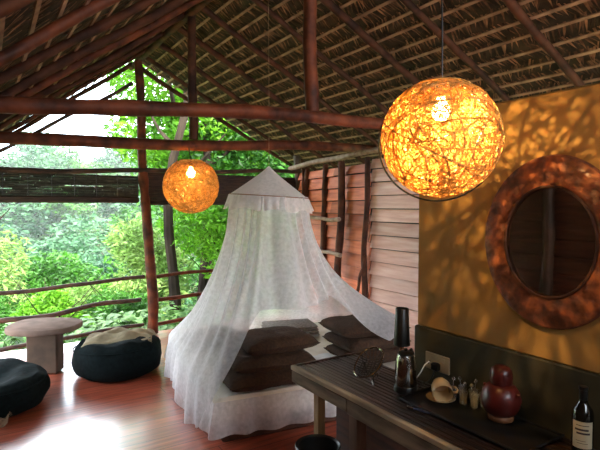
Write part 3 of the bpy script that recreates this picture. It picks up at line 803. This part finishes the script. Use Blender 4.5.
# ---------------------------------------------------------------- bean bags, throw, table
def beanbag(seed):
    mb = MB()
    def g(u, v):
        a = u * 2 * PI
        prof = [(.0, .0), (.30, .0), (.385, .05), (.41, .13), (.40, .22), (.375, .285), (.33, .325), (.25, .33), (.12, .30), (.0, .285)]
        t = v * (len(prof) - 1); i = min(int(t), len(prof) - 2); q = t - i
        r_ = prof[i][0] * (1 - q) + prof[i + 1][0] * q; z = prof[i][1] * (1 - q) + prof[i + 1][1] * q
        n_ = noise.noise((math.cos(a) * 1.5 + seed, math.sin(a) * 1.5, z * 5))
        r_ *= 1 + .06 * n_ * (1 if z > .01 else 0) + .012 * math.sin(a * 9 + z * 14) * (1 if .05 < z else 0)
        z += (.03 * noise.noise((math.cos(a) * r_ * 7, math.sin(a) * r_ * 7, seed)) + .025 * math.cos(a + seed)) * (z / .33)
        return (r_ * math.cos(a), r_ * math.sin(a), max(z, 0))
    mb.grid(g, 64, 34, closed_u=True); return mb
b1 = empty('bean_bag', (1.085, 4.94, 0), 'dark teal bean bag with olive cloth on it, in front of the crooked post', 'bean bag', 'dark bean bags on the deck')
beanbag(1.5).build('bag_cover', M['bag'], b1)
MB().tube([(.392 * math.cos(a * PI / 24), .392 * math.sin(a * PI / 24), .262 + .018 * math.cos(a * PI / 24 + 1.5)) for a in range(48)], .006, 6, closed=True).build('piping', M['bag'], b1)
b2 = empty('bean_bag', (.04, 4.58, 0), 'dark teal bean bag cut by the left edge of the picture, beside the slab table', 'bean bag', 'dark bean bags on the deck')
beanbag(4.2).build('bag_cover', M['bag'], b2); b2.scale = (1, 1, .86)
MB().tube([(.392 * math.cos(a * PI / 24), .392 * math.sin(a * PI / 24), .262 + .018 * math.cos(a * PI / 24 + 4.2)) for a in range(48)], .006, 6, closed=True).build('piping', M['bag'], b2)
def throw(u, v):
    x = (u - .5) * .62; y = (v - .5) * .40
    e = max(0, 1 - (2 * u - 1) ** 4) * max(0, 1 - (2 * v - 1) ** 4)
    return (x * (1 + .12 * noise.noise((u * 3, v * 2, 8))), y * (1 + .2 * noise.noise((u * 2, v * 2, 3))), .0 + e ** .5 * (.065 + .04 * noise.noise((u * 3, v * 5, 1)) + .012 * math.sin(u * 15 - v * 6)))
mb = MB().grid(throw, 40, 30); mb.grid(lambda u, v: (throw(u, v)[0], throw(u, v)[1], -.004), 40, 30)
o = mb.build('cloth_throw', M['throw']); o.location = (1.10, 4.93, .315); o.rotation_euler = (0, 0, R(-20)); tag(o, 'crumpled olive beige cloth lying on the bean bag by the post', 'cloth')
tb = empty('slab_table', (.49, 5.30, 0), 'low table with rounded slab top on one thick slab leg, beside the railing', 'table', rz=R(-30))
mb = MB(); n = 48; pr = []
for zz, k in ((.415, .95), (.42, .985), (.43, 1), (.458, 1), (.466, .99), (.47, .965)):
    pr.append((zz, k))
vs = []; fs = []
for zz, k in pr:
    for i in range(n):
        a = 2 * PI * i / n; rr = 1 + .03 * math.sin(3 * a + 1)
        ca = abs(math.cos(a)) ** .8 * (1 if math.cos(a) > 0 else -1); sa = abs(math.sin(a)) ** .8 * (1 if math.sin(a) > 0 else -1)
        vs.append((.325 * k * rr * ca, .28 * k * rr * sa, zz))
for j in range(len(pr) - 1):
    for i in range(n): fs.append((j * n + i, j * n + (i + 1) % n, (j + 1) * n + (i + 1) % n, (j + 1) * n + i))
fs.append(tuple(range(n - 1, -1, -1))); fs.append(tuple((len(pr) - 1) * n + i for i in range(n)))
mb.add(vs, fs); mb.build('table_top', M['stone'], tb)
MB().box(-.135, .15, -.08, .08, 0, .418, bev=.02).build('leg', M['stoneleg'], tb)
# small straw basket at the picture's left edge
bk = empty('straw_basket', (.075, 4.18, 0), 'small straw basket with loose pale fibre loops on the floor at the left edge', 'basket')
MB().lathe([(.001, .0), (.07, .0), (.09, .02), (.10, .08), (.095, .085), (.085, .03), (.001, .015)], 30).build('basket_body', M['straw'], bk)
mb = MB()
for k in range(16):
    a = random.uniform(0, 6.28); r0 = random.uniform(.05, .1)
    mb.tube([(.09 * math.cos(a), .09 * math.sin(a), .07), (.11 * math.cos(a + .3), .11 * math.sin(a + .3), .11), (.13 * math.cos(a + .7), .13 * math.sin(a + .7), .085), (.10 * math.cos(a + 1.0), .10 * math.sin(a + 1.0), .06)], .003, 5)
mb.build('fibre_loops', M['straw'], bk)

bk.scale = (.7, .7, .8)
# ---------------------------------------------------------------- garden and hillside
def gz(x, y):
    d = math.hypot(x - 1.5, y - 2); 
    if d < 6: z = -.55
    elif d < 28: z = -.55 - (d - 6) / 22 * 5.0
    else: z = -5.55 + (d - 28) / 45 * 9.5
    return z + .5 * noise.noise((x * .15, y * .15, 0)) * min(1, max(0, (d - 7) / 6))
gnd = MB().grid(lambda u, v: ((lambda x, y: (x, y, gz(x, y)))(-70 + 170 * u, -30 + 130 * v)), 110, 90).build('ground', M['ground'])
tag(gnd, kind='structure')

def leaf(mb, c, size, asp=.45, down=.0):
    d = Vector((random.gauss(0, 1), random.gauss(0, 1), random.gauss(-.15 - down, .7))).normalized()
    s = d.cross(Vector((random.gauss(0, 1), random.gauss(0, 1), random.gauss(0, 1)))).normalized()
    nn = d.cross(s) * size * .12; sz = size * random.uniform(.6, 1.3)
    mb.add([c, c + d * sz * .45 + s * sz * asp * .5 + nn, c + d * sz, c + d * sz * .45 - s * sz * asp * .5 + nn], [(0, 1, 2), (0, 2, 3)])
def crown(blobs, n, size, asp=.45, down=0):
    mb = MB(); tot = sum(b[3] ** 2 for b in blobs)
    for (x, y, z, r_) in blobs:
        for _ in range(int(n * r_ ** 2 / tot)):
            d = Vector((random.gauss(0, 1), random.gauss(0, 1), random.gauss(0, 1))).normalized()
            rad = r_ * (1 - abs(random.gauss(0, .22)))
            d.z *= .85
            leaf(mb, Vector((x, y, z)) + d * rad, size, asp, down)
    return mb
def blobset(n, w, h, z0, r0, r1):
    out = []
    for _ in range(n):
        a = random.uniform(0, 2 * PI); rr = w * math.sqrt(random.random()); t = random.random()
        out.append((rr * math.cos(a) * (1 - .55 * t), rr * math.sin(a) * (1 - .55 * t), z0 + h * t, random.uniform(r0, r1)))
    return out
def trunk_mb(h, r_, seed, br=5, spread=1.5):
    mb = pole_mb((0, 0, -.6), (.2, .1, h), r_, r_ * .45, n=12, wob=.15, seed=seed, sides=8)
    for k in range(br):
        a = k * 2.4 + seed; t = .45 + .5 * k / br
        p = Vector((.2 * t, .1 * t, h * t)); e = p + Vector((math.cos(a) * spread, math.sin(a) * spread, spread * .9))
        mb.tube([p, p.lerp(e, .5) + Vector((0, 0, -.1)), e], [r_ * .4, r_ * .28, r_ * .12], 6)
    return mb
hz = MB().box(-60, 80, 14, 95, -9, 22).build('haze', M['ground']); tag(hz, kind='structure')
hm = bpy.data.materials.new('valley haze'); hm.use_nodes = True
hn = hm.node_tree.nodes; hn.clear(); ho = hn.new('ShaderNodeOutputMaterial'); hv = hn.new('ShaderNodeVolumeScatter')
hv.inputs['Density'].default_value = .0022; hv.inputs['Color'].default_value = (.93, .97, 1, 1)
hm.node_tree.links.new(hv.outputs[0], ho.inputs['Volume']); hz.data.materials[0] = hm
# distant trees, three shapes
protos = []
for k in range(3):
    t = empty('distant_tree', (0, 0, 0), 'distant hazy green tree on the hillside beyond the railing', 'tree', 'distant trees on the hillside')
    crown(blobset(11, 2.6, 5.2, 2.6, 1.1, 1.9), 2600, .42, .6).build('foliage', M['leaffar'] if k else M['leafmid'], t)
    trunk_mb(5, .16, k, 5, 1.6).build('trunk', M['bark'], t)
    protos.append(t)
far = []
for ring_, (d, cnt, sc_) in enumerate(((27, 6, .62), (36, 7, .7), (46, 8, .78), (57, 9, .85), (69, 11, .9))):
    for i in range(cnt):
        az = -7 + 46 * (i + .5) / cnt + random.uniform(-1.5, 1.5)
        far.append((d + random.uniform(-3, 3), az, sc_ * random.uniform(.85, 1.15)))
for i, (d, az, sc_) in enumerate(far):
    o = protos[i] if i < 3 else copy_tree(protos[i % 3])
    x = d * math.sin(R(az)); y = d * math.cos(R(az)); o.location = (x, y, gz(x, y) - .6)
    o.rotation_euler = (0, 0, i * 1.7); o.scale = (sc_ * 1.5, sc_ * 1.5, sc_)
def tree(loc, lab, blobs, n, size, m, th, tr, seed, asp=.45, name='leafy_tree', cat='tree', down=0, group=None):
    t = empty(name, loc, lab, cat, group)
    crown(blobs, n, size, asp, down).build('foliage', m, t)
    trunk_mb(th, tr, seed, 5, .9).build('trunk', M['bark'], t)
    return t
def at(d, az): x = d * math.sin(R(az)); y = d * math.cos(R(az)); return (x, y, gz(x, y))
tree(at(13.5, -2), 'pale yellow-green feathery tree at the far left beyond the railing', blobset(14, 2.0, 2.1, .4, .7, 1.0), 8000, .17, M['leafyellow'], 3, .09, 3, .35)
tree(at(17, 6), 'mid green rounded tree beyond the slab table', blobset(9, 1.6, 1.6, .5, .8, 1.0), 5000, .2, M['leafmid'], 2, .08, 4)
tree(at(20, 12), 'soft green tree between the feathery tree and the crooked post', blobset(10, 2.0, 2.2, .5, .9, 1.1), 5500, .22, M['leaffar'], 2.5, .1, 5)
tree(at(12.5, 15.5), 'bright yellow-green leafy shrub just left of the crooked post', blobset(9, .8, 1.7, .7, .5, .7), 5200, .15, M['leafyellow'], 1.6, .05, 6, name='leafy_shrub', cat='shrub')
tree(at(10.5, 21.5), 'tall bright green tree with dark trunk right of the crooked post', [(0, 0, 5.6, .9), (-.9, .2, 5.0, .9), (.8, .1, 5.2, .9), (.2, .2, 4.4, .9), (-1.1, 0, 4.0, .7), (1.0, .3, 3.9, .9), (-.4, .4, 3.3, .6), (.9, .4, 2.8, .8), (1.5, .2, 4.8, .9), (.1, .8, 2.2, .7)], 15000, .15, M['leafbright'], 5.2, .12, 7)
tree(at(11.5, 28), 'dense green tree behind the mosquito net', blobset(16, 1.8, 5.2, .9, .8, 1.1), 15000, .16, M['leafmid'], 5, .12, 8)
tree(at(9.2, 24.5), 'bright green bush low between post and net', blobset(10, .8, 2.0, .4, .45, .65), 8000, .12, M['leafbright'], 1.6, .04, 9, name='leafy_shrub', cat='shrub')
tree(at(14, 36), 'dark green tree far right behind the clapboard wall corner', blobset(12, 2.2, 5.0, 1, 1.0, 1.4), 8000, .2, M['leafmid'], 5, .14, 10)
tree(at(8.9, 18.0), 'slender dark tree trunk just right of the crooked post, crown above the roof', [(0, 0, 5.6, .8), (.5, .3, 6.2, .8), (-.5, .2, 6.3, .7)], 3500, .15, M['leafmid'], 6, .11, 12)
tree(at(16, 22), 'deep green backdrop tree behind the bright tree', blobset(16, 2.6, 6.5, 1.2, 1.0, 1.5), 9000, .24, M['leafmid'], 6, .16, 11)
# low garden shrubs and broad-leaved plants right behind the railing
sl = [(11, 0, .8, 'leafmid', 'low green bush behind the rails at the far left'), (10, 5.5, .75, 'leafbright', 'low bright bush behind the rails left of the slab table leg'),
      (12, 9, .9, 'leafyellow', 'pale low bush above the slab table top'), (10.5, 12.5, .8, 'leafmid', 'low dark green bush above the bean bag'),
      (14, 3, 1.2, 'leafmid', 'broad bush on the slope behind the top rail, left'), (14.5, 10, 1.1, 'leafbright', 'broad bush on the slope behind the top rail, middle')]
for d, az, r_, mk_, lb in sl:
    tree(at(d, az), lb, blobset(7, r_, r_ * .8, .15, r_ * .4, r_ * .65), 4200, .11, M[mk_], .6, .03, az, name='leafy_shrub', cat='shrub')
def broad(seed):
    random.seed(seed); mb = MB()
    for k in range(34):
        a = random.uniform(0, 2 * PI); r_ = random.uniform(.1, .42); h = random.uniform(.25, .62); L = random.uniform(.15, .26)
        d = Vector((math.cos(a), math.sin(a), random.uniform(-.35, .15))).normalized(); s = Vector((-math.sin(a), math.cos(a), 0))
        b = Vector((math.cos(a) * r_, math.sin(a) * r_, h)); wv = L * .36
        up = Vector((0, 0, 1))
        pts = [b, b + d * L * .3 + s * wv + up * .02, b + d * L * .3, b + d * L * .3 - s * wv + up * .02, b + d * L * .7 + s * wv * .7, b + d * L * .7 - up * .012, b + d * L * .7 - s * wv * .7, b + d * L - up * .05]
        mb.add(pts, [(0, 2, 1), (0, 3, 2), (1, 2, 5, 4), (2, 3, 6, 5), (4, 5, 7), (5, 6, 7)])
    return mb
def stems(seed):
    random.seed(seed + 100); mb = MB()
    for k in range(12):
        a = k * .52; mb.tube([(0, 0, -.15), (.1 * math.cos(a), .1 * math.sin(a), .2), (.3 * math.cos(a), .3 * math.sin(a), .45)], .006, 5)
    return mb
bp = empty('broadleaf_plant', (0, 0, 0), 'x', 'plant', 'broad-leaved plants beyond the railing')
broad(3).build('leaves', M['leafhosta'], bp); stems(3).build('stem', M['leafmid'], bp)
k = 0
random.seed(11)
for d0, azs in ((7.5, (1, 4, 7, 10, 13, 16, 19, 22, 25, 28)), (8.1, (2.5, 5.5, 8.5, 11.5, 14.5, 17.5, 20.5, 23.5, 26.5)), (8.8, (1, 4.4, 7.4, 10.4, 13.4, 16.4, 19.4, 22.4))):
    for az in azs:
        o = bp if k == 0 else copy_tree(bp)
        d = d0 + random.uniform(-.2, .2); x, y, z = at(d, az); o.location = (x, max(y, 6.95), z + .02); o.rotation_euler = (0, 0, k * 1.3)
        sc_ = random.uniform(.7, .95); o.scale = (sc_, sc_, sc_)
        o['label'] = 'broad-leaved pale green plant growing just beyond the far railing'
        k += 1
